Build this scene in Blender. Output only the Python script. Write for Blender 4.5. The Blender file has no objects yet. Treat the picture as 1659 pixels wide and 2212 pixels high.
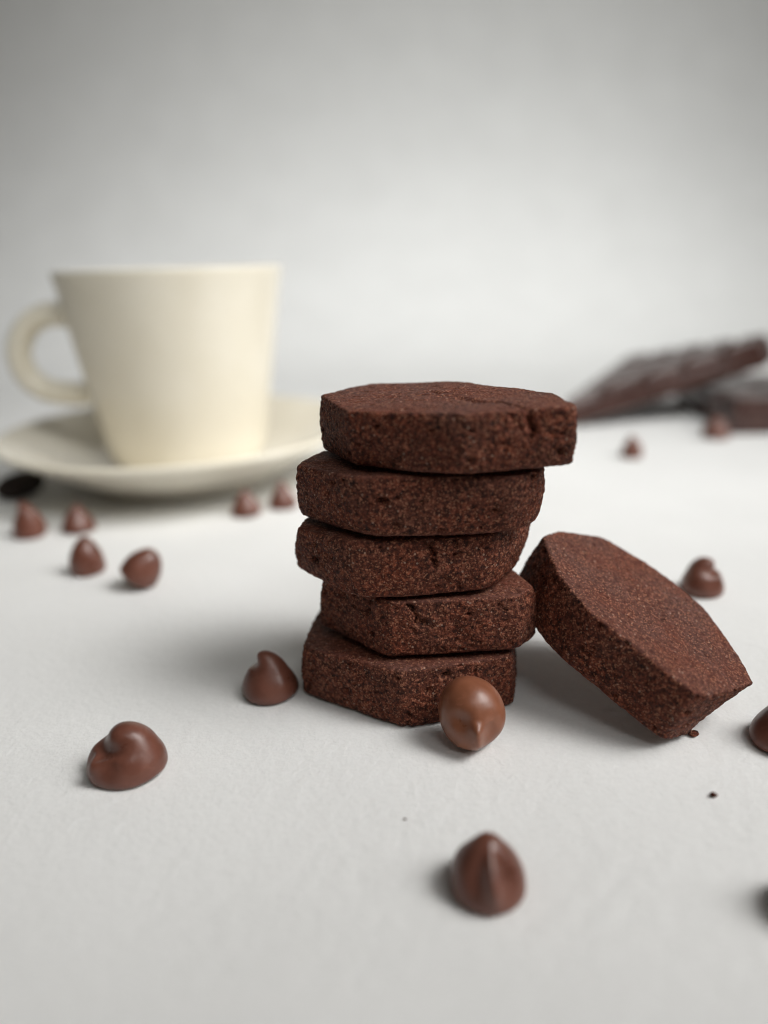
import bpy, math, random
import numpy as np
from mathutils import Matrix, Vector

# everything below is laid out in centimetres and stored in metres
CM = 0.01
scene = bpy.context.scene
col = scene.collection

# ------------------------------------------------------------------ camera
PITCH = 0.31777
ROLL = math.radians(1.8)
cam_data = bpy.data.cameras.new('camera')
cam_data.sensor_fit = 'VERTICAL'
cam_data.sensor_height = 36.0
cam_data.lens = 36.0 * 1660.0 / 2212.0
cam_data.clip_start = 0.002
cam_data.clip_end = 20.0
cam_data.dof.use_dof = True
cam_data.dof.focus_distance = 0.113
cam_data.dof.aperture_fstop = 6.6
cam = bpy.data.objects.new('camera', cam_data)
col.objects.link(cam)
f_ = Vector((0, math.cos(PITCH), -math.sin(PITCH)))
r0 = Vector((1, 0, 0))
u0 = Vector((0, math.sin(PITCH), math.cos(PITCH)))
r_ = r0 * math.cos(ROLL) - u0 * math.sin(ROLL)
u_ = u0 * math.cos(ROLL) + r0 * math.sin(ROLL)
m = Matrix.Identity(4)
for i in range(3):
    m[i][0], m[i][1], m[i][2] = r_[i], u_[i], -f_[i]
m[2][3] = 6.7 * CM
cam.matrix_world = m
scene.camera = cam

# ------------------------------------------------------------------ light
world = bpy.data.worlds.new('World')
scene.world = world
world.use_nodes = True
bg = world.node_tree.nodes['Background']
bg.inputs['Color'].default_value = (1.0, 0.95, 0.86, 1)
bg.inputs['Strength'].default_value = 0.06

def aim(o, loc, target):
    o.location = [c * CM for c in loc]
    d = Vector(target) - Vector(loc)
    o.rotation_euler = d.to_track_quat('-Z', 'Y').to_euler()

key = bpy.data.lights.new('window_light', 'AREA')
key.shape = 'RECTANGLE'
key.size, key.size_y = 0.50, 0.44
key.energy = 0.24
key.spread = math.radians(62)
key.color = (1.0, 0.995, 0.975)
ko = bpy.data.objects.new('window_light', key)
col.objects.link(ko)
aim(ko, (48, 14, 38), (-4, 37, 3))

lamp = bpy.data.lights.new('added_pool_light', 'AREA')  # added lamp, no real source: pools light around the stack
lamp.shape = 'RECTANGLE'
lamp.size, lamp.size_y = 0.32, 0.29
lamp.energy = 0.165
lamp.spread = math.radians(38)
lamp.color = (1.0, 0.99, 0.97)
lo_ = bpy.data.objects.new('added_pool_light', lamp)
col.objects.link(lo_)
aim(lo_, (26, 7, 32), (0.8, 15, 0))

top = bpy.data.lights.new('added_falloff_spot', 'SPOT')  # added spot behind the camera: front fill, falloff darkens the frame edges
top.energy = 22.0
top.spot_size = math.radians(47)
top.spot_blend = 1.0
top.shadow_soft_size = 0.26
top.color = (0.99, 1.0, 0.985)
to = bpy.data.objects.new('added_falloff_spot', top)
col.objects.link(to)
aim(to, (15, -6, 58), (6, 58, 3))
to.scale = (1.6, 1.0, 1.0)          # oblong cone: spreads wide sideways, lets the backdrop darken upwards

vs = scene.view_settings
vs.view_transform = 'Standard'
vs.look = 'None'
vs.exposure = 0.46
vs.gamma = 1.0
vs.use_curve_mapping = False
scene.render.engine = 'CYCLES'
scene.cycles.use_denoising = True
scene.cycles.max_bounces = 8
scene.cycles.filter_width = 1.1

# ------------------------------------------------------------------ numeric noise
def _hash(i, j, k, seed):
    h = (i * 374761393 + j * 668265263 + k * 2147483647 + seed * 144665) & 0xFFFFFFFF
    h = ((h ^ (h >> 13)) * 1274126177) & 0xFFFFFFFF
    h = (h ^ (h >> 16))
    h = (h * 2246822519) & 0xFFFFFFFF
    return ((h ^ (h >> 15)) & 0xFFFF) / 65535.0 * 2.0 - 1.0

def vnoise(p, scale, seed=0):
    """smooth value noise, about -1..1, for an (n,3) array"""
    q = p * scale + seed * 7.31
    i = np.floor(q).astype(np.int64)
    t = q - i
    t = t * t * t * (t * (t * 6 - 15) + 10)
    out = 0
    for a in (0, 1):
        for b in (0, 1):
            for c in (0, 1):
                w = (t[:, 0] if a else 1 - t[:, 0]) * (t[:, 1] if b else 1 - t[:, 1]) * (t[:, 2] if c else 1 - t[:, 2])
                out = out + w * _hash(i[:, 0] + a, i[:, 1] + b, i[:, 2] + c, seed)
    return out

# ------------------------------------------------------------------ materials
def new_mat(name):
    mt = bpy.data.materials.new(name)
    mt.use_nodes = True
    nt = mt.node_tree
    return mt, nt, nt.nodes['Principled BSDF']

def N(nt, typ, **kw):
    n = nt.nodes.new(typ)
    for k, v in kw.items():
        if k.startswith('i_'):
            key_ = k[2:]
            n.inputs[int(key_) if key_.isdigit() else key_].default_value = v
        else:
            setattr(n, k, v)
    return n

def ramp(nt, stops):
    n = nt.nodes.new('ShaderNodeValToRGB')
    e = n.color_ramp.elements
    while len(e) < len(stops):
        e.new(0.5)
    for s, (p, c) in zip(e, stops):
        s.position = p
        s.color = (*c, 1)
    return n

def obj_coords(nt, jitter=True):
    tc = N(nt, 'ShaderNodeTexCoord')
    if not jitter:
        return tc.outputs['Object']
    oi = N(nt, 'ShaderNodeObjectInfo')
    mul = N(nt, 'ShaderNodeMath', operation='MULTIPLY', i_1=3.7)
    nt.links.new(oi.outputs['Random'], mul.inputs[0])
    add = N(nt, 'ShaderNodeVectorMath', operation='ADD')
    nt.links.new(tc.outputs['Object'], add.inputs[0])
    nt.links.new(mul.outputs[0], add.inputs[1])
    return add.outputs[0]

def mix_rgb(nt, fac, a, b, mode='MIX'):
    n = nt.nodes.new('ShaderNodeMix')
    n.data_type = 'RGBA'
    n.blend_type = mode
    for sock, v in ((n.inputs['Factor'], fac), (n.inputs[6], a), (n.inputs[7], b)):
        if hasattr(v, 'is_linked'):
            nt.links.new(v, sock)
        else:
            sock.default_value = v if not isinstance(v, tuple) else (*v, 1)
    return n.outputs[2]

def cookie_material():
    mt, nt, bs = new_mat('cocoa_cookie')
    co = obj_coords(nt)
    L = nt.links.new
    n1 = N(nt, 'ShaderNodeTexNoise', i_Scale=1500.0, i_Detail=5.0, i_Roughness=0.7)
    n2 = N(nt, 'ShaderNodeTexNoise', i_Scale=4200.0, i_Detail=2.0, i_Roughness=0.6)
    n3 = N(nt, 'ShaderNodeTexNoise', i_Scale=140.0, i_Detail=3.0)
    vo = N(nt, 'ShaderNodeTexVoronoi', i_Scale=4800.0)
    vs_ = N(nt, 'ShaderNodeTexVoronoi', i_Scale=2100.0)
    for n in (n1, n2, n3, vo, vs_):
        L(co, n.inputs['Vector'])
    r1 = ramp(nt, [(0.34, (0.014, 0.0036, 0.0020)), (0.50, (0.104, 0.030, 0.0165)), (0.68, (0.300, 0.108, 0.064))])
    L(n1.outputs['Fac'], r1.inputs['Fac'])
    r2 = ramp(nt, [(0.40, (0.55, 0.50, 0.48)), (0.66, (1.35, 1.35, 1.35))])
    L(n2.outputs['Fac'], r2.inputs['Fac'])
    c1 = mix_rgb(nt, 1.0, r1.outputs['Color'], r2.outputs['Color'], 'MULTIPLY')
    # the flat baked faces are smoother and more even than the cut sides
    bk = N(nt, 'ShaderNodeAttribute', attribute_name='baked')
    r1b = ramp(nt, [(0.32, (0.046, 0.0145, 0.0092)), (0.50, (0.104, 0.0375, 0.0255)), (0.70, (0.200, 0.083, 0.060))])
    L(n1.outputs['Fac'], r1b.inputs['Fac'])
    c1 = mix_rgb(nt, bk.outputs['Fac'], c1, r1b.outputs['Color'])
    # warmer and greyer patches in the dough
    r3 = ramp(nt, [(0.35, (1.12, 0.92, 0.80)), (0.65, (0.95, 1.03, 1.10))])
    L(n3.outputs['Fac'], r3.inputs['Fac'])
    c2 = mix_rgb(nt, 1.0, c1, r3.outputs['Color'], 'MULTIPLY')
    # orange-brown grains
    sep = N(nt, 'ShaderNodeSeparateColor')
    L(vo.outputs['Color'], sep.inputs[0])
    g1 = N(nt, 'ShaderNodeMath', operation='GREATER_THAN', i_1=0.88)
    L(sep.outputs[0], g1.inputs[0])
    g1m = N(nt, 'ShaderNodeMath', operation='MULTIPLY', i_1=0.55)
    L(g1.outputs[0], g1m.inputs[0])
    c3 = mix_rgb(nt, g1m.outputs[0], c2, (0.42, 0.185, 0.108))
    # a few pale sugar crystals
    sep2 = N(nt, 'ShaderNodeSeparateColor')
    L(vs_.outputs['Color'], sep2.inputs[0])
    g2 = N(nt, 'ShaderNodeMath', operation='GREATER_THAN', i_1=0.955)
    L(sep2.outputs[1], g2.inputs[0])
    lt = N(nt, 'ShaderNodeMath', operation='LESS_THAN', i_1=0.36)
    L(vs_.outputs['Distance'], lt.inputs[0])
    gm = N(nt, 'ShaderNodeMath', operation='MULTIPLY')
    L(g2.outputs[0], gm.inputs[0]); L(lt.outputs[0], gm.inputs[1])
    gmm = N(nt, 'ShaderNodeMath', operation='MULTIPLY', i_1=0.36)
    L(gm.outputs[0], gmm.inputs[0])
    c4 = mix_rgb(nt, gmm.outputs[0], c3, (0.60, 0.42, 0.32))
    L(c4, bs.inputs['Base Color'])
    rr = N(nt, 'ShaderNodeMapRange', i_1=0.3, i_2=0.7, i_3=0.5, i_4=0.9)
    L(n2.outputs['Fac'], rr.inputs[0])
    L(rr.outputs[0], bs.inputs['Roughness'])
    bs.inputs['Specular IOR Level'].default_value = 0.22
    bstr = N(nt, 'ShaderNodeMapRange', i_1=0.0, i_2=1.0, i_3=0.95, i_4=0.45)
    L(bk.outputs['Fac'], bstr.inputs[0])
    b1 = N(nt, 'ShaderNodeBump', i_Strength=0.9, i_Distance=0.0005)
    L(bstr.outputs[0], b1.inputs['Strength'])
    L(n1.outputs['Fac'], b1.inputs['Height'])
    b2 = N(nt, 'ShaderNodeBump', i_Strength=0.8, i_Distance=0.0002)
    L(n2.outputs['Fac'], b2.inputs['Height']); L(b1.outputs[0], b2.inputs['Normal'])
    L(b2.outputs[0], bs.inputs['Normal'])
    return mt

def chocolate_material(name, dark, light, rough, spec=0.5):
    mt, nt, bs = new_mat(name)
    L = nt.links.new
    co = obj_coords(nt)
    n1 = N(nt, 'ShaderNodeTexNoise', i_Scale=230.0, i_Detail=4.0, i_Roughness=0.6)
    n2 = N(nt, 'ShaderNodeTexNoise', i_Scale=1500.0, i_Detail=3.0)
    vo = N(nt, 'ShaderNodeTexVoronoi', i_Scale=700.0)
    for n in (n1, n2, vo):
        L(co, n.inputs['Vector'])
    r1 = ramp(nt, [(0.32, dark), (0.68, light)])
    L(n1.outputs['Fac'], r1.inputs['Fac'])
    sep = N(nt, 'ShaderNodeSeparateColor'); L(vo.outputs['Color'], sep.inputs[0])
    g = N(nt, 'ShaderNodeMath', operation='GREATER_THAN', i_1=0.965); L(sep.outputs[0], g.inputs[0])
    l = N(nt, 'ShaderNodeMath', operation='LESS_THAN', i_1=0.2); L(vo.outputs['Distance'], l.inputs[0])
    gm = N(nt, 'ShaderNodeMath', operation='MULTIPLY'); L(g.outputs[0], gm.inputs[0]); L(l.outputs[0], gm.inputs[1])
    gk = N(nt, 'ShaderNodeMath', operation='MULTIPLY', i_1=0.4); L(gm.outputs[0], gk.inputs[0])
    c = mix_rgb(nt, gk.outputs[0], r1.outputs['Color'], (0.36, 0.24, 0.18))
    n4 = N(nt, 'ShaderNodeTexNoise', i_Scale=520.0, i_Detail=6.0, i_Roughness=0.75, i_Distortion=0.6)
    L(co, n4.inputs['Vector'])
    rb = ramp(nt, [(0.56, (0, 0, 0)), (0.74, (0.34, 0.34, 0.34))])
    L(n4.outputs['Fac'], rb.inputs['Fac'])
    c = mix_rgb(nt, rb.outputs[0], c, tuple(min(1, v * 1.7 + 0.04) for v in light))
    L(c, bs.inputs['Base Color'])
    rr = N(nt, 'ShaderNodeMapRange', i_1=0.3, i_2=0.7, i_3=rough - 0.07, i_4=rough + 0.1)
    L(n1.outputs['Fac'], rr.inputs[0]); L(rr.outputs[0], bs.inputs['Roughness'])
    bs.inputs['Specular IOR Level'].default_value = spec
    b = N(nt, 'ShaderNodeBump', i_Strength=0.25, i_Distance=0.0004)
    L(n1.outputs['Fac'], b.inputs['Height'])
    b2 = N(nt, 'ShaderNodeBump', i_Strength=0.12, i_Distance=0.0001)
    L(n2.outputs['Fac'], b2.inputs['Height']); L(b.outputs[0], b2.inputs['Normal'])
    L(b2.outputs[0], bs.inputs['Normal'])
    return mt

def ceramic_material():
    mt, nt, bs = new_mat('cream_glaze')
    L = nt.links.new
    co = obj_coords(nt, False)
    n = N(nt, 'ShaderNodeTexNoise', i_Scale=60.0, i_Detail=3.0); L(co, n.inputs['Vector'])
    r = ramp(nt, [(0.3, (0.79, 0.735, 0.61)), (0.7, (0.83, 0.78, 0.665))])
    L(n.outputs['Fac'], r.inputs['Fac']); L(r.outputs[0], bs.inputs['Base Color'])
    bs.inputs['Roughness'].default_value = 0.12
    b = N(nt, 'ShaderNodeBump', i_Strength=0.1, i_Distance=0.0005); L(n.outputs['Fac'], b.inputs['Height'])
    L(b.outputs[0], bs.inputs['Normal'])
    return mt

def paper_material():
    mt, nt, bs = new_mat('white_card')
    L = nt.links.new
    co = obj_coords(nt, False)
    n1 = N(nt, 'ShaderNodeTexNoise', i_Scale=1500.0, i_Detail=5.0, i_Roughness=0.65)
    n2 = N(nt, 'ShaderNodeTexNoise', i_Scale=35.0, i_Detail=3.0)
    n3 = N(nt, 'ShaderNodeTexNoise', i_Scale=420.0, i_Detail=4.0, i_Roughness=0.6)
    for n in (n1, n2, n3):
        L(co, n.inputs['Vector'])
    r = ramp(nt, [(0.3, (0.775, 0.775, 0.765)), (0.7, (0.815, 0.815, 0.805))])
    L(n2.outputs['Fac'], r.inputs['Fac'])
    r2 = ramp(nt, [(0.35, (0.965, 0.965, 0.965)), (0.65, (1.02, 1.02, 1.02))])
    L(n1.outputs['Fac'], r2.inputs['Fac'])
    c = mix_rgb(nt, 1.0, r.outputs[0], r2.outputs[0], 'MULTIPLY')
    L(c, bs.inputs['Base Color'])
    bs.inputs['Roughness'].default_value = 0.72
    bs.inputs['Specular IOR Level'].default_value = 0.2
    b1 = N(nt, 'ShaderNodeBump', i_Strength=0.6, i_Distance=0.0004); L(n3.outputs['Fac'], b1.inputs['Height'])
    b = N(nt, 'ShaderNodeBump', i_Strength=0.6, i_Distance=0.00015); L(n1.outputs['Fac'], b.inputs['Height'])
    L(b1.outputs[0], b.inputs['Normal'])
    L(b.outputs[0], bs.inputs['Normal'])
    return mt

M_COOKIE = cookie_material()
M_MILK = chocolate_material('milk_chocolate', (0.110, 0.038, 0.024), (0.165, 0.061, 0.040), 0.32)
M_TAN = chocolate_material('tan_milk_chocolate', (0.175, 0.060, 0.029), (0.25, 0.092, 0.048), 0.34)
M_DARK = chocolate_material('dark_chocolate', (0.038, 0.0135, 0.0095), (0.066, 0.025, 0.018), 0.3, 0.5)
M_DARK.node_tree.nodes['Principled BSDF'].inputs['Coat Weight'].default_value = 0.3
M_DARK.node_tree.nodes['Principled BSDF'].inputs['Coat Roughness'].default_value = 0.22
M_BEAN = chocolate_material('roasted_bean', (0.012, 0.006, 0.004), (0.020, 0.010, 0.007), 0.5, 0.3)
M_CUP = ceramic_material()
M_PAPER = paper_material()

# ------------------------------------------------------------------ mesh helpers
def mesh_object(name, verts, faces, mat, origin=(0, 0, 0), parent=None, smooth=True):
    v = (np.asarray(verts, float) - np.asarray(origin, float)) * CM
    me = bpy.data.meshes.new(name)
    me.from_pydata(v.tolist() if len(v) < 2000 else v, [], faces)
    me.update()
    if smooth:
        me.polygons.foreach_set('use_smooth', [True] * len(me.polygons))
    me.materials.append(mat)
    o = bpy.data.objects.new(name, me)
    col.objects.link(o)
    if parent is not None:
        o.parent = parent
    else:
        o.location = [c * CM for c in origin]
    return o

def tag(o, label, cat, group=None):
    o['label'] = label
    o['category'] = cat
    if group:
        o['group'] = group
    return o

def grid_faces(rings, n, cap_start=True, cap_end=True):
    """quads between successive closed rings of n points; optional centre points appended by the caller"""
    a = np.arange(n)
    b = (a + 1) % n
    out = []
    for k in range(rings - 1):
        out.append(np.stack([k * n + a, k * n + b, (k + 1) * n + b, (k + 1) * n + a], 1))
    fs = np.concatenate(out).tolist()
    if cap_start:
        fs.append(list(range(n))[::-1])
    if cap_end:
        fs.append(list(range((rings - 1) * n, rings * n)))
    return fs

# ------------------------------------------------------------------ setting
def sweep():
    xs = np.linspace(-150, 150, 61)
    prof = [(-60, 0.0), (0, 0.0), (20, 0.0), (40, 0.0)]
    R, y1 = 26.0, 46.0
    for k in range(25):
        t = math.radians(90 * k / 24)
        prof.append((y1 + R * math.sin(t), R * (1 - math.cos(t))))
    for z in (50, 90, 140):
        prof.append((y1 + R, z))
    V = [(x, y, z) for (y, z) in prof for x in xs]
    nx = len(xs)
    F = [(j * nx + i, j * nx + i + 1, (j + 1) * nx + i + 1, (j + 1) * nx + i) for j in range(len(prof) - 1) for i in range(nx - 1)]
    o = mesh_object('tabletop', V, F, M_PAPER)
    o['kind'] = 'structure'
    o['label'] = 'white paper sheet lying flat and sweeping up behind the cookies'
    return o
sweep()

# ------------------------------------------------------------------ cookies
def round_outline(pts, n, cut=0.16, its=4):
    P = np.asarray(pts, float)
    for k in range(its):
        c = cut if k == 0 else 0.25
        Q = np.roll(P, -1, 0)
        P = np.stack([P * (1 - c) + Q * c, P * c + Q * (1 - c)], 1).reshape(-1, P.shape[1])
    return P

def build_cookie(name, bot, top, z0, z1, seed, edge=0.05, cut=0.16, n=560, rough=1.0, bulge=0.03,
                 cracks=(), pits=110, frame=None, tilt=None, dome=0.0, belly=0.065, edge_low=0.085):
    """loft between a lower and an upper outline (cm); frame maps local cm to world cm"""
    rng = np.random.default_rng(seed)
    lo, up = round_outline(bot, n, cut), round_outline(top, n, cut)
    av = 0.5 * (lo + up)
    Q = np.r_[av, av[:1]]
    Ls = np.r_[0, np.cumsum(np.linalg.norm(np.diff(Q, axis=0), axis=1))]
    t = np.linspace(0, Ls[-1], n, endpoint=False)
    def rs(P):
        P = np.r_[P, P[:1]]
        return np.stack([np.interp(t, Ls, P[:, k]) for k in range(2)], 1)
    lo, up = rs(lo), rs(up)
    # counter-clockwise order
    area = np.sum(lo[:, 0] * np.roll(lo[:, 1], -1) - np.roll(lo[:, 0], -1) * lo[:, 1])
    if area < 0:
        lo, up = lo[::-1], up[::-1]
    def inward(P):
        T = np.roll(P, -3, 0) - np.roll(P, 3, 0)
        T /= np.linalg.norm(T, axis=1)[:, None]
        return np.stack([-T[:, 1], T[:, 0]], 1)
    rows = []
    H = z1 - z0
    e = edge
    c_lo, c_up = lo.mean(0), up.mean(0)
    el = edge_low
    zr = z0 + belly                      # the underside sags a little, so the rim stands clear
    base = lo + inward(lo) * el
    for s in np.linspace(0.03, 0.985, 22):
        rows.append(np.c_[c_lo + (base - c_lo) * s, np.full(n, z0 + belly * s ** 4)])
    prof = []
    for a in np.linspace(0, 90, 6):
        prof.append((el * (1 - math.sin(math.radians(a))), zr + el * (1 - math.cos(math.radians(a)))))
    for z in np.linspace(zr + el, z1 - e, 42)[1:-1]:
        prof.append((0.0, z))
    for a in np.linspace(90, 0, 6):
        prof.append((e * (1 - math.sin(math.radians(a))), z1 - e * (1 - math.cos(math.radians(a)))))
    nlo, nup = inward(lo), inward(up)
    for ins, z in prof:
        w = (z - z0) / H
        P = lo * (1 - w) + up * w
        I = nlo * (1 - w) + nup * w
        I /= np.linalg.norm(I, axis=1)[:, None]
        rows.append(np.c_[P + I * (ins - bulge * math.sin(math.pi * w)), np.full(n, z)])
    base = up + inward(up) * e
    for s in np.linspace(0.985, 0.03, 62):
        rows.append(np.c_[c_up + (base - c_up) * s, np.full(n, z1 + dome * (1 - s * s))])
    V = np.concatenate(rows)
    F = grid_faces(len(rows), n)
    if tilt is not None:
        ax, ay = tilt
        c = np.array([*av.mean(0), z0])
        d = V - c
        V = V + np.c_[np.zeros(len(V)), np.zeros(len(V)), d[:, 0] * ax + d[:, 1] * ay]
    if frame is not None:
        c, e1, e2, n3 = [np.asarray(q, float) for q in frame]
        L = V.copy()
        V = c + L[:, :1] * e1 + L[:, 1:2] * e2 + L[:, 2:3] * n3
        origin = np.array([c[0], c[1], 0.0])
    else:
        L = V.copy()
        origin = np.array([*av.mean(0), z0])
    o = mesh_object(name, V, F, M_COOKIE, origin)
    me = o.data
    nv = np.empty(len(V) * 3)
    me.vertex_normals.foreach_get('vector', nv)
    nv = nv.reshape(-1, 3)
    # crumbly displacement: rougher on the cut sides, finer on the baked faces
    frac = np.clip((L[:, 2] - z0) / H, 0, 1)
    up_axis = np.abs(nv @ (np.asarray(frame[3]) if frame is not None else np.array([0, 0, 1.0])))
    side = 1 - np.clip((up_axis - 0.45) / 0.45, 0, 1)
    at_ = me.attributes.new('baked', 'FLOAT', 'POINT')
    at_.data.foreach_set('value', (1 - side).astype(np.float32))
    p = L + seed * 3.1
    d = 0.016 * vnoise(p, 1.1, 1) + 0.010 * vnoise(p, 2.7, 2)
    amp = rough * (0.42 + 0.58 * side)
    d += amp * (0.012 * vnoise(p, 6.5, 3) + 0.010 * vnoise(p, 14, 4) + 0.009 * vnoise(p, 27, 5))
    # crumbs missing along the rims
    rim = np.exp(-((np.minimum(frac, 1 - frac) * H) / 0.09) ** 2) * np.clip(side * 1.4, 0, 1)
    ch = np.clip(vnoise(p, 3.6, 8) - 0.25, 0, 1) * np.clip(vnoise(p, 11, 9) + 0.5, 0, 1)
    d -= rim * ch * 0.10
    # dark pits
    sel = np.where(side > 0.7)[0]
    for k in range(pits):
        c = p[sel[rng.integers(len(sel))]]
        R = rng.choice([rng.uniform(0.016, 0.035), rng.uniform(0.03, 0.06)], p=[0.75, 0.25])
        q = p - c
        q = q * np.array([rng.uniform(0.6, 1.2), rng.uniform(0.6, 1.2), rng.uniform(0.8, 1.6)])
        d -= np.exp(-(q * q).sum(1) / R ** 2) * R * rng.uniform(0.9, 1.9)
    for k in range(5):
        c = p[sel[rng.integers(len(sel))]]
        R = rng.uniform(0.035, 0.06)
        q = (p - c) * np.array([rng.uniform(0.5, 1.1), rng.uniform(0.5, 1.1), rng.uniform(0.9, 1.8)])
        d -= np.exp(-((q * q).sum(1) / R ** 2) ** 1.5) * R * rng.uniform(1.4, 2.2)
    selt = np.where((side < 0.2) & (frac > 0.5))[0]
    for k in range(int(pits * 1.1)):
        c = p[selt[rng.integers(len(selt))]]
        R = rng.uniform(0.012, 0.030)
        q = p - c
        a = rng.normal(0.15, 0.5)
        qx = (q[:, 0] * math.cos(a) + q[:, 1] * math.sin(a)) / rng.uniform(1.0, 4.0)
        qy = -q[:, 0] * math.sin(a) + q[:, 1] * math.cos(a)
        near = np.abs(q[:, 2]) < 0.1
        d -= np.exp(-(qx * qx + qy * qy) / R ** 2) * near * R * rng.uniform(0.5, 1.2)
    # cracks: ragged polylines
    for pts, wd, dp in cracks:
        pts = np.asarray(pts, float)
        fine = []
        for a, b in zip(pts[:-1], pts[1:]):
            m_ = max(2, int(np.linalg.norm(b - a) / 0.05))
            for q in range(m_):
                fine.append(a + (b - a) * q / m_ + rng.normal(size=3) * 0.016)
        fine.append(pts[-1])
        fine = np.array(fine)
        lo_ = fine.min(0) - 0.2
        hi_ = fine.max(0) + 0.2
        idx = np.where(((L > lo_) & (L < hi_)).all(1))[0]
        if not len(idx):
            continue
        best = np.full(len(idx), 9.0)
        for k, (a, b) in enumerate(zip(fine[:-1], fine[1:])):
            ab = b - a
            tt = np.clip(((L[idx] - a) @ ab) / (ab @ ab + 1e-9), 0, 1)
            dist = np.linalg.norm(a + tt[:, None] * ab - L[idx], axis=1)
            best = np.minimum(best, dist / (0.65 + 0.7 * rng.random()))
        d[idx] -= 1.6 * dp * np.exp(-(best / (1.25 * wd)) ** 2)
    V = V + nv * d[:, None]
    me.vertices.foreach_set('co', ((V - origin) * CM).ravel())
    me.update()
    return o

STACK = 'round-cornered cocoa cookies in the stack'
E_ = build_cookie('cookie',
    [(-1.45, 11.0), (0.25, 9.88), (1.95, 10.45), (2.10, 11.3), (1.7, 12.5), (0.3, 12.9), (-1.15, 12.35)],
    [(-1.38, 10.78), (0.15, 9.92), (1.85, 10.25), (2.02, 11.2), (1.7, 12.4), (0.3, 12.8), (-1.2, 12.2)],
    0.0, 0.975, 11, belly=0.01, cracks=[([(0.28, 9.95, 0.0), (0.26, 9.93, 0.28)], 0.02, 0.05)], cut=0.06)
tag(E_, 'bottom cocoa cookie of the stack, resting on the white paper', 'cookie', STACK)
D_ = build_cookie('cookie',
    [(-1.10, 11.4), (0.00, 10.17), (1.98, 10.30), (2.30, 10.72), (1.95, 11.6), (1.2, 12.7), (-0.5, 12.7)],
    [(-1.02, 11.1), (0.06, 10.20), (1.90, 10.28), (2.24, 10.65), (1.95, 11.6), (1.2, 12.7), (-0.5, 12.6)],
    0.985, 1.945, 12, cut=0.05, cracks=[([(0.34, 10.2, 1.9), (0.42, 10.2, 1.72), (0.36, 10.2, 1.55), (0.40, 10.2, 1.42)], 0.022, 0.06)])
tag(D_, 'second cocoa cookie up from the bottom of the stack, sharp corner to the front', 'cookie', STACK)
C_ = build_cookie('cookie',
    [(-1.48, 11.55), (-0.42, 10.2), (1.54, 10.35), (2.12, 11.4), (1.8, 12.4), (0.6, 12.9), (-0.9, 12.5)],
    [(-1.38, 10.95), (-0.50, 10.2), (1.58, 10.30), (2.40, 11.5), (2.05, 12.4), (0.6, 12.8), (-0.9, 12.3)],
    1.955, 2.905, 13, cut=0.11, bulge=0.05, cracks=[([(0.60, 10.24, 2.9), (0.68, 10.24, 2.74), (0.64, 10.24, 2.64), (0.70, 10.24, 2.5)], 0.026, 0.08),
    ([(1.05, 10.3, 2.05), (1.07, 10.3, 2.14)], 0.02, 0.05)])
tag(C_, 'middle cocoa cookie of the stack of five, cracked at its upper front edge', 'cookie', STACK)
B_ = build_cookie('cookie',
    [(-1.34, 11.25), (-0.15, 10.12), (1.74, 10.18), (2.22, 10.6), (2.30, 11.4), (0.9, 12.5), (-0.95, 12.1)],
    [(-1.30, 10.95), (-0.42, 10.10), (1.86, 9.92), (2.30, 10.35), (2.32, 11.4), (0.9, 12.4), (-0.95, 11.8)],
    2.915, 3.875, 14, cut=0.10, bulge=0.04)
tag(B_, 'fourth cocoa cookie up, directly under the top one of the stack', 'cookie', STACK)
A_ = build_cookie('cookie',
    [(-0.94, 11.65), (-0.42, 10.5), (0.98, 9.76), (2.60, 10.05), (2.56, 11.2), (1.1, 12.5), (-0.1, 12.5)],
    [(-0.93, 11.70), (-0.47, 10.20), (1.10, 9.68), (2.58, 9.84), (2.50, 10.9), (1.25, 12.38), (-0.2, 12.6)],
    3.885, 4.80, 15, cut=0.06, dome=0.02, tilt=(0.012, 0.0),
    cracks=[([(1.90, 9.78, 4.80), (1.93, 9.78, 4.62), (1.98, 9.8, 4.5), (1.95, 9.8, 4.42)], 0.024, 0.07),
            ([(1.10, 10.75, 4.82), (1.35, 10.4, 4.82), (1.62, 10.3, 4.82)], 0.03, 0.04),
            ([(1.62, 10.3, 4.82), (1.82, 10.0, 4.82), (1.88, 9.8, 4.82)], 0.025, 0.035),
            ([(0.75, 11.4, 4.82), (1.0, 11.2, 4.82)], 0.03, 0.04)])
tag(A_, 'top cocoa cookie of the stack, its flat face fully open', 'cookie', STACK)

face = [(0.037, -1.891), (-0.547, -1.777), (-1.295, -1.166), (-1.38, -0.452), (-1.356, 0.236), (-1.175, 0.851),
        (-0.674, 1.344), (0.06, 1.95), (1.25, 1.31), (1.42, 1.13), (1.308, 0.354), (1.223, -0.552), (0.855, -1.239)]
back = [tuple(q) for q in face]
back[7] = (0.16, 1.60)
back[8] = (0.86, 1.55)
back[9] = (1.36, 1.22)
face = [(a * 0.98, b * 0.98) for a, b in face]
back = [(a * 0.98, b * 0.98) for a, b in back]
F_ = build_cookie('cookie', back, face, -0.958, 0.0, 16, cut=0.12, edge=0.05, bulge=0.02, rough=0.9, belly=0.0, edge_low=0.06,
    frame=((3.911, 10.617, 1.600), (-0.504, -0.864, 0.0), (0.762, -0.444, -0.471), (0.407, -0.237, 0.882)),
    cracks=[([(1.34, 0.2, -0.62), (1.36, 0.45, -0.58), (1.36, 0.6, -0.62)], 0.016, 0.03)])
tag(F_, 'cocoa cookie leaning tilted against the right side of the stack', 'cookie')

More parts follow.
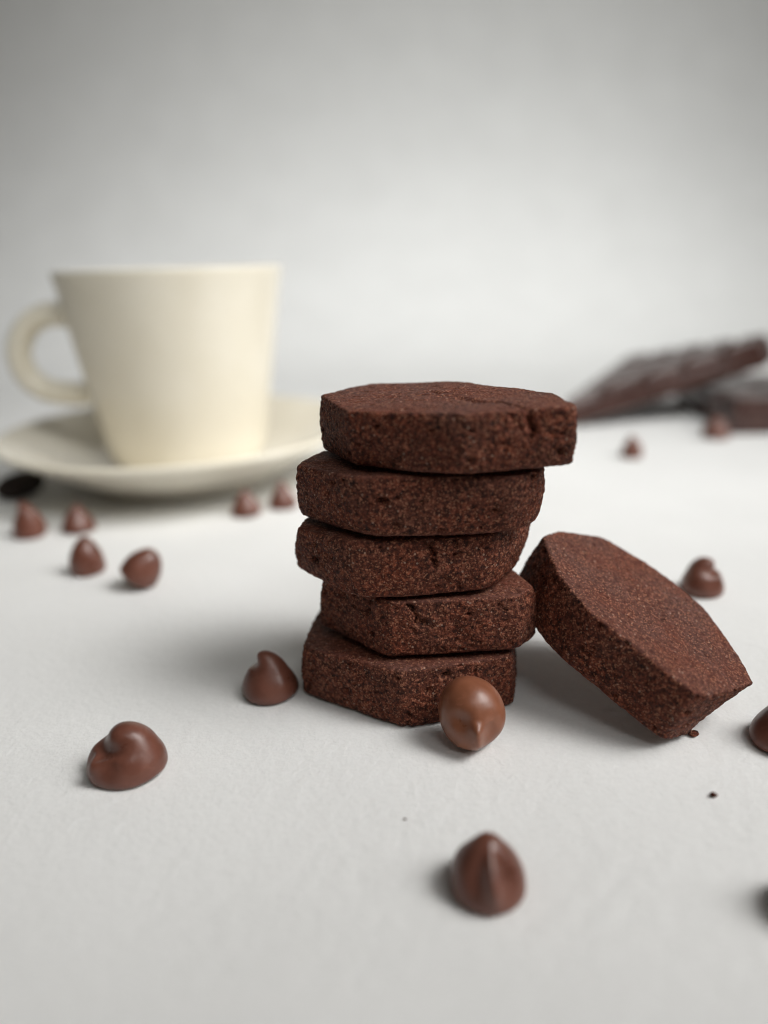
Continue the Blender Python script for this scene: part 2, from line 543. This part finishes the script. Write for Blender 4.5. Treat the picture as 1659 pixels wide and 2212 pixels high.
# ------------------------------------------------------------------ chocolate chips
PROF = np.array([(0.0, 0.0), (0.5, 0.0), (0.86, 0.0), (0.95, 0.025), (1.0, 0.09), (1.0, 0.17), (0.97, 0.29), (0.89, 0.42), (0.77, 0.55),
                 (0.63, 0.665), (0.50, 0.755), (0.39, 0.835), (0.295, 0.90), (0.20, 0.955), (0.10, 0.99), (0.0, 1.0)])
def build_chip(loc, w, h, label, mat=None, bend=0.0, bend_dir=0.0, ridge=0.0, ridge_dir=0.0, lie=None, blunt=0.0,
               seed=0, squash=(1, 1), hollow=0.5, spin=0.0, name='chocolate_chip', cat='chocolate chip', bend_from=0.42, sink=0.0, cone=0.0, ridge_at=0.58, ridge_w=0.17, nose=0.0):
    """a poured drop: broad base, tip drawn up and bent; lie=(angle, azimuth) tips it over"""
    n, rings = 72, 56
    k = np.arange(len(PROF), dtype=float)
    tt = np.linspace(0, len(PROF) - 1, 400)
    def sm(a):
        q = np.interp(tt, k, a)
        for _ in range(3):
            q[1:-1] = np.convolve(q, np.ones(21) / 21, 'same')[1:-1] * ((tt > 1.2) & (tt < 14.2))[1:-1] + q[1:-1] * (~((tt > 1.2) & (tt < 14.2)))[1:-1]
        return q
    R, Z = sm(PROF[:, 0]), sm(PROF[:, 1])
    R = R * (1 - cone * Z)
    if blunt:
        up = np.clip((Z - 0.3) / 0.7, 0, 1)
        R = R * (1 - blunt) + blunt * np.where(Z < 0.3, R, np.sqrt(np.clip(1 - up ** 2.2, 0, 1)))
    sl = np.r_[0, np.cumsum(np.hypot(np.diff(R * w / 2), np.diff(Z * h)))]
    s = np.linspace(0.0, sl[-1], rings)
    R, Z = np.interp(s, sl, R) * w / 2, np.interp(s, sl, Z)
    R[0] = 0.02 * w; R[-1] = 0.006 * w
    # bent spine
    u = np.clip((Z - bend_from) / (1 - bend_from), 0, 1)
    ang = bend * (u * u * (3 - 2 * u))
    zz = np.linspace(0, 1, 400)
    uu = np.clip((zz - bend_from) / (1 - bend_from), 0, 1)
    aa = bend * (uu * uu * (3 - 2 * uu))
    sx = np.cumsum(np.sin(aa)) * h / 400
    sz = np.cumsum(np.cos(aa)) * h / 400
    cx, cz = np.interp(Z, zz, sx), np.interp(Z, zz, sz)
    cz = cz * np.clip(Z / 0.02, 0, 1)
    ph = np.linspace(0, 2 * math.pi, n, endpoint=False)
    V = []
    for i in range(rings):
        g = math.exp(-((Z[i] - ridge_at) / 0.26) ** 2)
        dphi = (ph - ridge_dir + math.pi) % (2 * math.pi) - math.pi
        mlt = 1 + ridge * g * (np.exp(-(dphi / ridge_w) ** 2) - hollow * np.exp(-((np.abs(dphi) - 0.52) / 0.30) ** 2))
        rr = R[i] * mlt
        x, y = rr * np.cos(ph) * squash[0], rr * np.sin(ph) * squash[1]
        # bend in local x-direction, rotated afterwards
        b = ph * 0
        X, Y = x * math.cos(-bend_dir) - y * math.sin(-bend_dir), x * math.sin(-bend_dir) + y * math.cos(-bend_dir)
        a = ang[i]
        Xb = cx[i] + X * math.cos(a)
        Zb = cz[i] - X * math.sin(a)
        Xr = Xb * math.cos(bend_dir) - Y * math.sin(bend_dir)
        Yr = Xb * math.sin(bend_dir) + Y * math.cos(bend_dir)
        V.append(np.c_[Xr, Yr, Zb])
    V = np.concatenate(V)
    lump = np.c_[vnoise(V / w + seed, 2.2, seed + 1), vnoise(V / w + seed, 2.2, seed + 2), vnoise(V / w + seed, 2.2, seed + 3)]
    V = V + lump * 0.02 * w
    if spin:
        c_, s_ = math.cos(spin), math.sin(spin)
        V = np.c_[V[:, 0] * c_ - V[:, 1] * s_, V[:, 0] * s_ + V[:, 1] * c_, V[:, 2]]
    if lie is not None:
        a, az = lie
        k_ = Vector((-math.sin(az), math.cos(az), 0))
        Mx = np.array(Matrix.Rotation(a, 3, k_))
        V = V @ Mx.T
        lowest = V[V[:, 2] < V[:, 2].min() + 0.08 * w]
        V[:, :2] -= (V[:, :2].min(0) + V[:, :2].max(0)) / 2
    V[:, 2] -= V[:, 2].min() + sink
    if nose:                              # tip pressed down into a ridge on the side that faces front
        x, z, fr = V[:, 0] / w, V[:, 2] / w, np.clip(-V[:, 1] / (0.15 * w), 0, 1)
        st = lambda a, b, q: (lambda t: t * t * (3 - 2 * t))(np.clip((q - a) / (b - a), 0, 1))
        run = st(0.02, 0.30, z) * (1 - st(0.50, 0.66, z))
        push = nose * run * np.exp(-((x - 0.02) / 0.085) ** 2)
        push -= 0.75 * nose * (np.exp(-((x + 0.20) ** 2 + (z - 0.60) ** 2) / 0.15 ** 2) + 0.9 * np.exp(-((x - 0.22) ** 2 / 0.13 ** 2 + (z - 0.42) ** 2 / 0.20 ** 2)))
        V[:, 1] -= push * fr * w
    V = V + np.array([loc[0], loc[1], 0.0])
    o = mesh_object(name, V, grid_faces(rings, n), mat or M_MILK, (loc[0], loc[1], 0.0))
    return tag(o, label, cat, 'chocolate chips scattered on the paper')

P = math.pi
build_chip((1.02, 6.83), 0.87, 0.70, 'peaked chocolate chip with a sharp ridge, alone in the front centre of the paper',
           ridge=0.34, ridge_dir=-P / 2 + 0.06, seed=1, bend=0.2, bend_dir=P / 2, blunt=0.12, hollow=0.6)
build_chip((-3.69, 9.15), 1.06, 0.70, 'broad chocolate chip with its tip folded over, alone at the front left',
           bend=1.05, bend_dir=-P * 0.74, ridge=0.17, ridge_dir=-P * 0.72, ridge_w=0.2, ridge_at=0.5, hollow=0.9, seed=2, bend_from=0.48, squash=(1.04, 0.94), blunt=0.15)
build_chip((-1.95, 11.08), 0.95, 0.76, 'chocolate chip with tip curled left, touching the left side of the stack',
           bend=1.0, bend_dir=P, seed=3, bend_from=0.55, ridge=0.05, cone=0.15)
build_chip((1.17, 9.50), 0.98, 0.60, 'tan chocolate chip lying against the front of the stack, ridge towards the viewer', mat=M_TAN,
           lie=(math.radians(60), -P / 2), nose=0.11, blunt=0.75, squash=(0.97, 1.06), seed=4)
build_chip((6.47, 14.45), 0.86, 0.78, 'chocolate chip with a curled tip standing behind the leaning cookie',
           bend=1.3, bend_dir=-P * 0.25, seed=5, bend_from=0.5, ridge=0.12, ridge_dir=-0.9)
build_chip((5.63, 9.30), 1.06, 0.82, 'chocolate chip cut by the right edge, in front of the leaning cookie', seed=6, bend=0.3, bend_dir=0.2, cone=0.35)
build_chip((4.40, 6.30), 0.85, 0.75, 'blurred dark chocolate chip nearest the viewer, cut by the right edge', seed=7, bend=0.4, bend_dir=P)
build_chip((-5.35, 15.65), 0.86, 0.78, 'tipped over heart-shaped chocolate chip, nearest of the left group of four', seed=8,
           lie=(math.radians(36), P * 0.04), blunt=0.5)
build_chip((-6.90, 16.60), 0.80, 0.86, 'tall rounded chocolate chip behind the heart-shaped one in the left group', seed=9, blunt=0.45, bend=0.15, bend_dir=P * .5)
build_chip((-8.22, 19.60), 0.90, 0.74, 'small pointed chocolate chip in front of the saucer, right of the slanting one', seed=10, bend=0.3, bend_dir=0.0, cone=0.3)
build_chip((-9.40, 19.30), 0.88, 0.98, 'chocolate chip with a tall left-slanting tip, leftmost of the chips in front of the saucer', seed=11, bend=0.5, bend_dir=P, cone=0.2)
build_chip((-3.87, 20.55), 0.88, 0.74, 'pointed chocolate chip before the saucer, left one of the pair beside the stack', seed=12, cone=0.3)
build_chip((-2.90, 21.15), 0.85, 0.78, 'pointed chocolate chip before the saucer, right one of the pair beside the stack', seed=13, cone=0.3)
build_chip((8.54, 25.55), 0.74, 0.76, 'small lone chocolate chip in front of the leaning chocolate bar', seed=14, bend=0.4, bend_dir=P)
build_chip((12.45, 28.0), 1.0, 0.80, 'chocolate chip touching the end of the flat chocolate bar', seed=15, bend=0.3, bend_dir=P)

def build_bean(loc):
    n, rings = 48, 28
    V = []
    for i in range(rings):
        a = -P / 2 + P * i / (rings - 1)
        for j in range(n):
            b = 2 * P * j / n
            x = 0.74 * math.sin(a)
            r = math.cos(a) ** 0.85 if math.cos(a) > 1e-6 else 0.004
            y, z = 0.42 * r * math.cos(b), 0.36 * r * math.sin(b)
            if z > 0:
                z *= 0.9
                z -= 0.10 * math.exp(-(y / 0.05) ** 2) * r        # crease along the flat side
            V.append((x, y, z))
    V = np.array(V)
    Mx = np.array((Matrix.Rotation(math.radians(20), 3, 'Z') @ Matrix.Rotation(math.radians(-12), 3, 'Y') @ Matrix.Rotation(math.radians(70), 3, 'X')))
    V = V @ Mx.T
    V[:, 2] -= V[:, 2].min()
    V += np.array([loc[0], loc[1], 0])
    o = mesh_object('coffee_bean', V, grid_faces(rings, n), M_BEAN, (loc[0], loc[1], 0))
    tag(o, 'nearly black oval coffee bean under the left rim of the saucer', 'coffee bean')
build_bean((-11.15, 22.8))

# ------------------------------------------------------------------ cup and saucer
def lathe(prof, n=96):
    V = []
    for r, z in prof:
        a = np.linspace(0, 2 * P, n, endpoint=False)
        V.append(np.c_[r * np.cos(a), r * np.sin(a), np.full(n, z)])
    return np.concatenate(V), grid_faces(len(prof), n)

def smooth_prof(pts, sub=6):
    P_ = np.asarray(pts, float)
    for _ in range(2):
        Q = [P_[0]]
        for a, b in zip(P_[:-1], P_[1:]):
            Q += [a * 0.75 + b * 0.25, a * 0.25 + b * 0.75]
        Q.append(P_[-1])
        P_ = np.array(Q)
    return P_

CUP = np.array([-6.35, 24.8, 0.0])
SAU = np.array([-6.55, 25.0, 0.0])
cup = bpy.data.objects.new('coffee_cup', None)
cup.location = (CUP[0] * CM, CUP[1] * CM, 0.0062)
col.objects.link(cup)
tag(cup, 'cream ceramic coffee cup standing on its saucer, handle to the left', 'cup')
zb = 0.62
prof = smooth_prof([(0.03, zb + 0.08), (1.5, zb + 0.08), (1.72, zb), (1.95, zb), (2.34, zb + 0.12), (2.50, zb + 0.45), (2.74, 2.4), (3.06, 4.3), (3.30, 5.9), (3.42, 6.48),
                    (3.43, 6.60), (3.38, 6.64), (3.30, 6.62), (3.24, 6.50), (3.10, 5.8), (2.86, 4.2), (2.52, 2.2), (1.95, 1.25), (1.3, 1.0), (0.03, 0.98)])
V, F = lathe(prof)
mesh_object('cup_body', V - np.array([0, 0, 0.62]), F, M_CUP, (0, 0, 0), cup)

hp = np.array([(-2.75, 0, 5.18), (-3.28, 0, 5.30), (-3.95, 0, 5.36), (-4.62, 0, 5.03), (-5.03, 0, 4.32), (-4.92, 0, 3.55), (-4.35, 0, 3.04), (-3.45, 0, 2.88), (-2.95, 0, 2.88), (-2.45, 0, 2.88)])
def catmull(Pt, sub=8):
    out = []
    Q = np.r_[Pt[:1], Pt, Pt[-1:]]
    for i in range(1, len(Q) - 2):
        for t in np.linspace(0, 1, sub, endpoint=False):
            a, b, c, d = Q[i - 1], Q[i], Q[i + 1], Q[i + 2]
            out.append(0.5 * (2 * b + (c - a) * t + (2 * a - 5 * b + 4 * c - d) * t * t + (3 * b - a - 3 * c + d) * t ** 3))
    out.append(Pt[-1])
    return np.array(out)
hs = catmull(hp)
V = []
nh = 28
for i in range(len(hs)):
    T = hs[min(i + 1, len(hs) - 1)] - hs[max(i - 1, 0)]
    T /= np.linalg.norm(T)
    B1 = np.array([0, 1.0, 0])
    B2 = np.cross(T, B1)
    for j in range(nh):
        a = 2 * P * j / nh
        V.append(hs[i] + B1 * 0.46 * math.cos(a) + B2 * 0.37 * math.sin(a))
mesh_object('handle', np.array(V) - np.array([0, 0, 0.62]), grid_faces(len(hs), nh), M_CUP, (0, 0, 0), cup)

prof = smooth_prof([(0.03, 0.22), (2.6, 0.22), (2.75, 0.05), (2.9, 0.0), (3.1, 0.02), (3.2, 0.22), (3.9, 0.55), (4.9, 1.15), (5.62, 1.52), (5.74, 1.66), (5.66, 1.76),
                    (5.48, 1.72), (4.6, 1.32), (3.7, 0.86), (2.9, 0.62), (2.35, 0.56), (2.2, 0.58), (0.03, 0.58)])
V, F = lathe(prof, 128)
sa = mesh_object('saucer', V, F, M_CUP, (0, 0, 0))
sa.location = SAU * CM
tag(sa, 'cream ceramic saucer with raised rim, under the coffee cup', 'saucer')

# ------------------------------------------------------------------ chocolate bars
def build_bar(label, corner, ex, ey, nx, ny, thick, bev=0.17, seed=0, narrow=1.0):
    """slab plus moulded squares; corner = lower front-left, ex/ey full edge vectors (cm)"""
    corner, ex, ey = [np.asarray(q, float) for q in (corner, ex, ey)]
    nrm = np.cross(ex, ey); nrm /= np.linalg.norm(nrm)
    rng = np.random.default_rng(seed)
    org = corner.copy(); 
    root = bpy.data.objects.new('chocolate_bar', None)
    root.location = org * CM
    col.objects.link(root)
    tag(root, label, 'chocolate bar')
    base_t = thick * 0.6
    def at(a, b, c):
        return ex * a + ey * b * (1 - a + a * narrow) + nrm * c
    # slab with a slightly ragged outline
    k = 14
    ring = [(i / k, 0) for i in range(k)] + [(1, i / k) for i in range(k)] + [(1 - i / k, 1) for i in range(k)] + [(0, 1 - i / k) for i in range(k)]
    V = []
    for zc, ins in ((0, 0.012), (0.06, 0.0), (base_t - 0.05, 0.0), (base_t, 0.008)):
        for a, b in ring:
            ja = 0.006 * rng.normal() if a in (0, 1) else 0
            V.append(at(a + (0.5 - a) * 2 * ins + ja, b + (0.5 - b) * 2 * ins, zc))
    mesh_object('slab', V, grid_faces(4, len(ring)), M_DARK, (0, 0, 0), root, smooth=False)
    for i in range(nx):
        for j in range(ny):
            a0, a1 = (i + 0.035) / nx, (i + 0.965) / nx
            b0, b1 = (j + 0.035) / ny, (j + 0.965) / ny
            ia, ib = bev / np.linalg.norm(ex), bev / np.linalg.norm(ey)
            top = thick + rng.normal() * 0.015
            W = []
            for z, q in ((base_t - 0.02, 0.0), (base_t + 0.10, 0.10), (top - 0.05, 0.85), (top, 1.25)):
                for a, b in ((a0 + ia * q, b0 + ib * q), (a1 - ia * q, b0 + ib * q), (a1 - ia * q, b1 - ib * q), (a0 + ia * q, b1 - ib * q)):
                    W.append(at(a, b, z))
            mesh_object('square', W, grid_faces(4, 4), M_DARK, (0, 0, 0), root, smooth=False)
    return root
build_bar('dark chocolate bar lying flat at the right edge, under the tilted bar', (13.15, 28.35, 0.0), (9.0, -0.6, 0), (0.6, 7.2, 0), 4, 3, 1.25, seed=1)
build_bar('dark chocolate bar tilted up to the right, propped on the flat bar', (7.35, 30.3, 0.03), (8.1, 0.5, 2.15), (5.0, 7.4, 0.9), 5, 4, 1.05, seed=2, narrow=0.2)

# ------------------------------------------------------------------ crumbs
def build_crumb(loc, size, seed, label, flat=0.7, name='crumb'):
    n, rings = 14, 9
    V = []
    for i in range(rings):
        a = -P / 2 + P * i / (rings - 1)
        for j in range(n):
            b = 2 * P * j / n
            V.append((max(math.cos(a), .02) * math.cos(b), max(math.cos(a), .02) * math.sin(b) * 0.8, math.sin(a) * flat))
    V = np.array(V)
    V *= (1 + 0.35 * vnoise(V + seed, 1.7, seed))[:, None]
    V *= size / 2
    V[:, 2] -= V[:, 2].min()
    V += np.array([loc[0], loc[1], 0])
    o = mesh_object(name, V, grid_faces(rings, n), M_COOKIE, (loc[0], loc[1], 0))
    return tag(o, label, 'crumb')
build_crumb((4.12, 8.21), 0.09, 3, 'tiny cookie crumb alone on the paper below the leaning cookie')
build_crumb((4.37, 9.53), 0.15, 5, 'reddish cookie crumb at the foot of the leaning cookie', 0.5)
build_crumb((0.14, 7.97), 0.05, 7, 'speck of cookie crumb on the paper in front of the stack', 0.3)
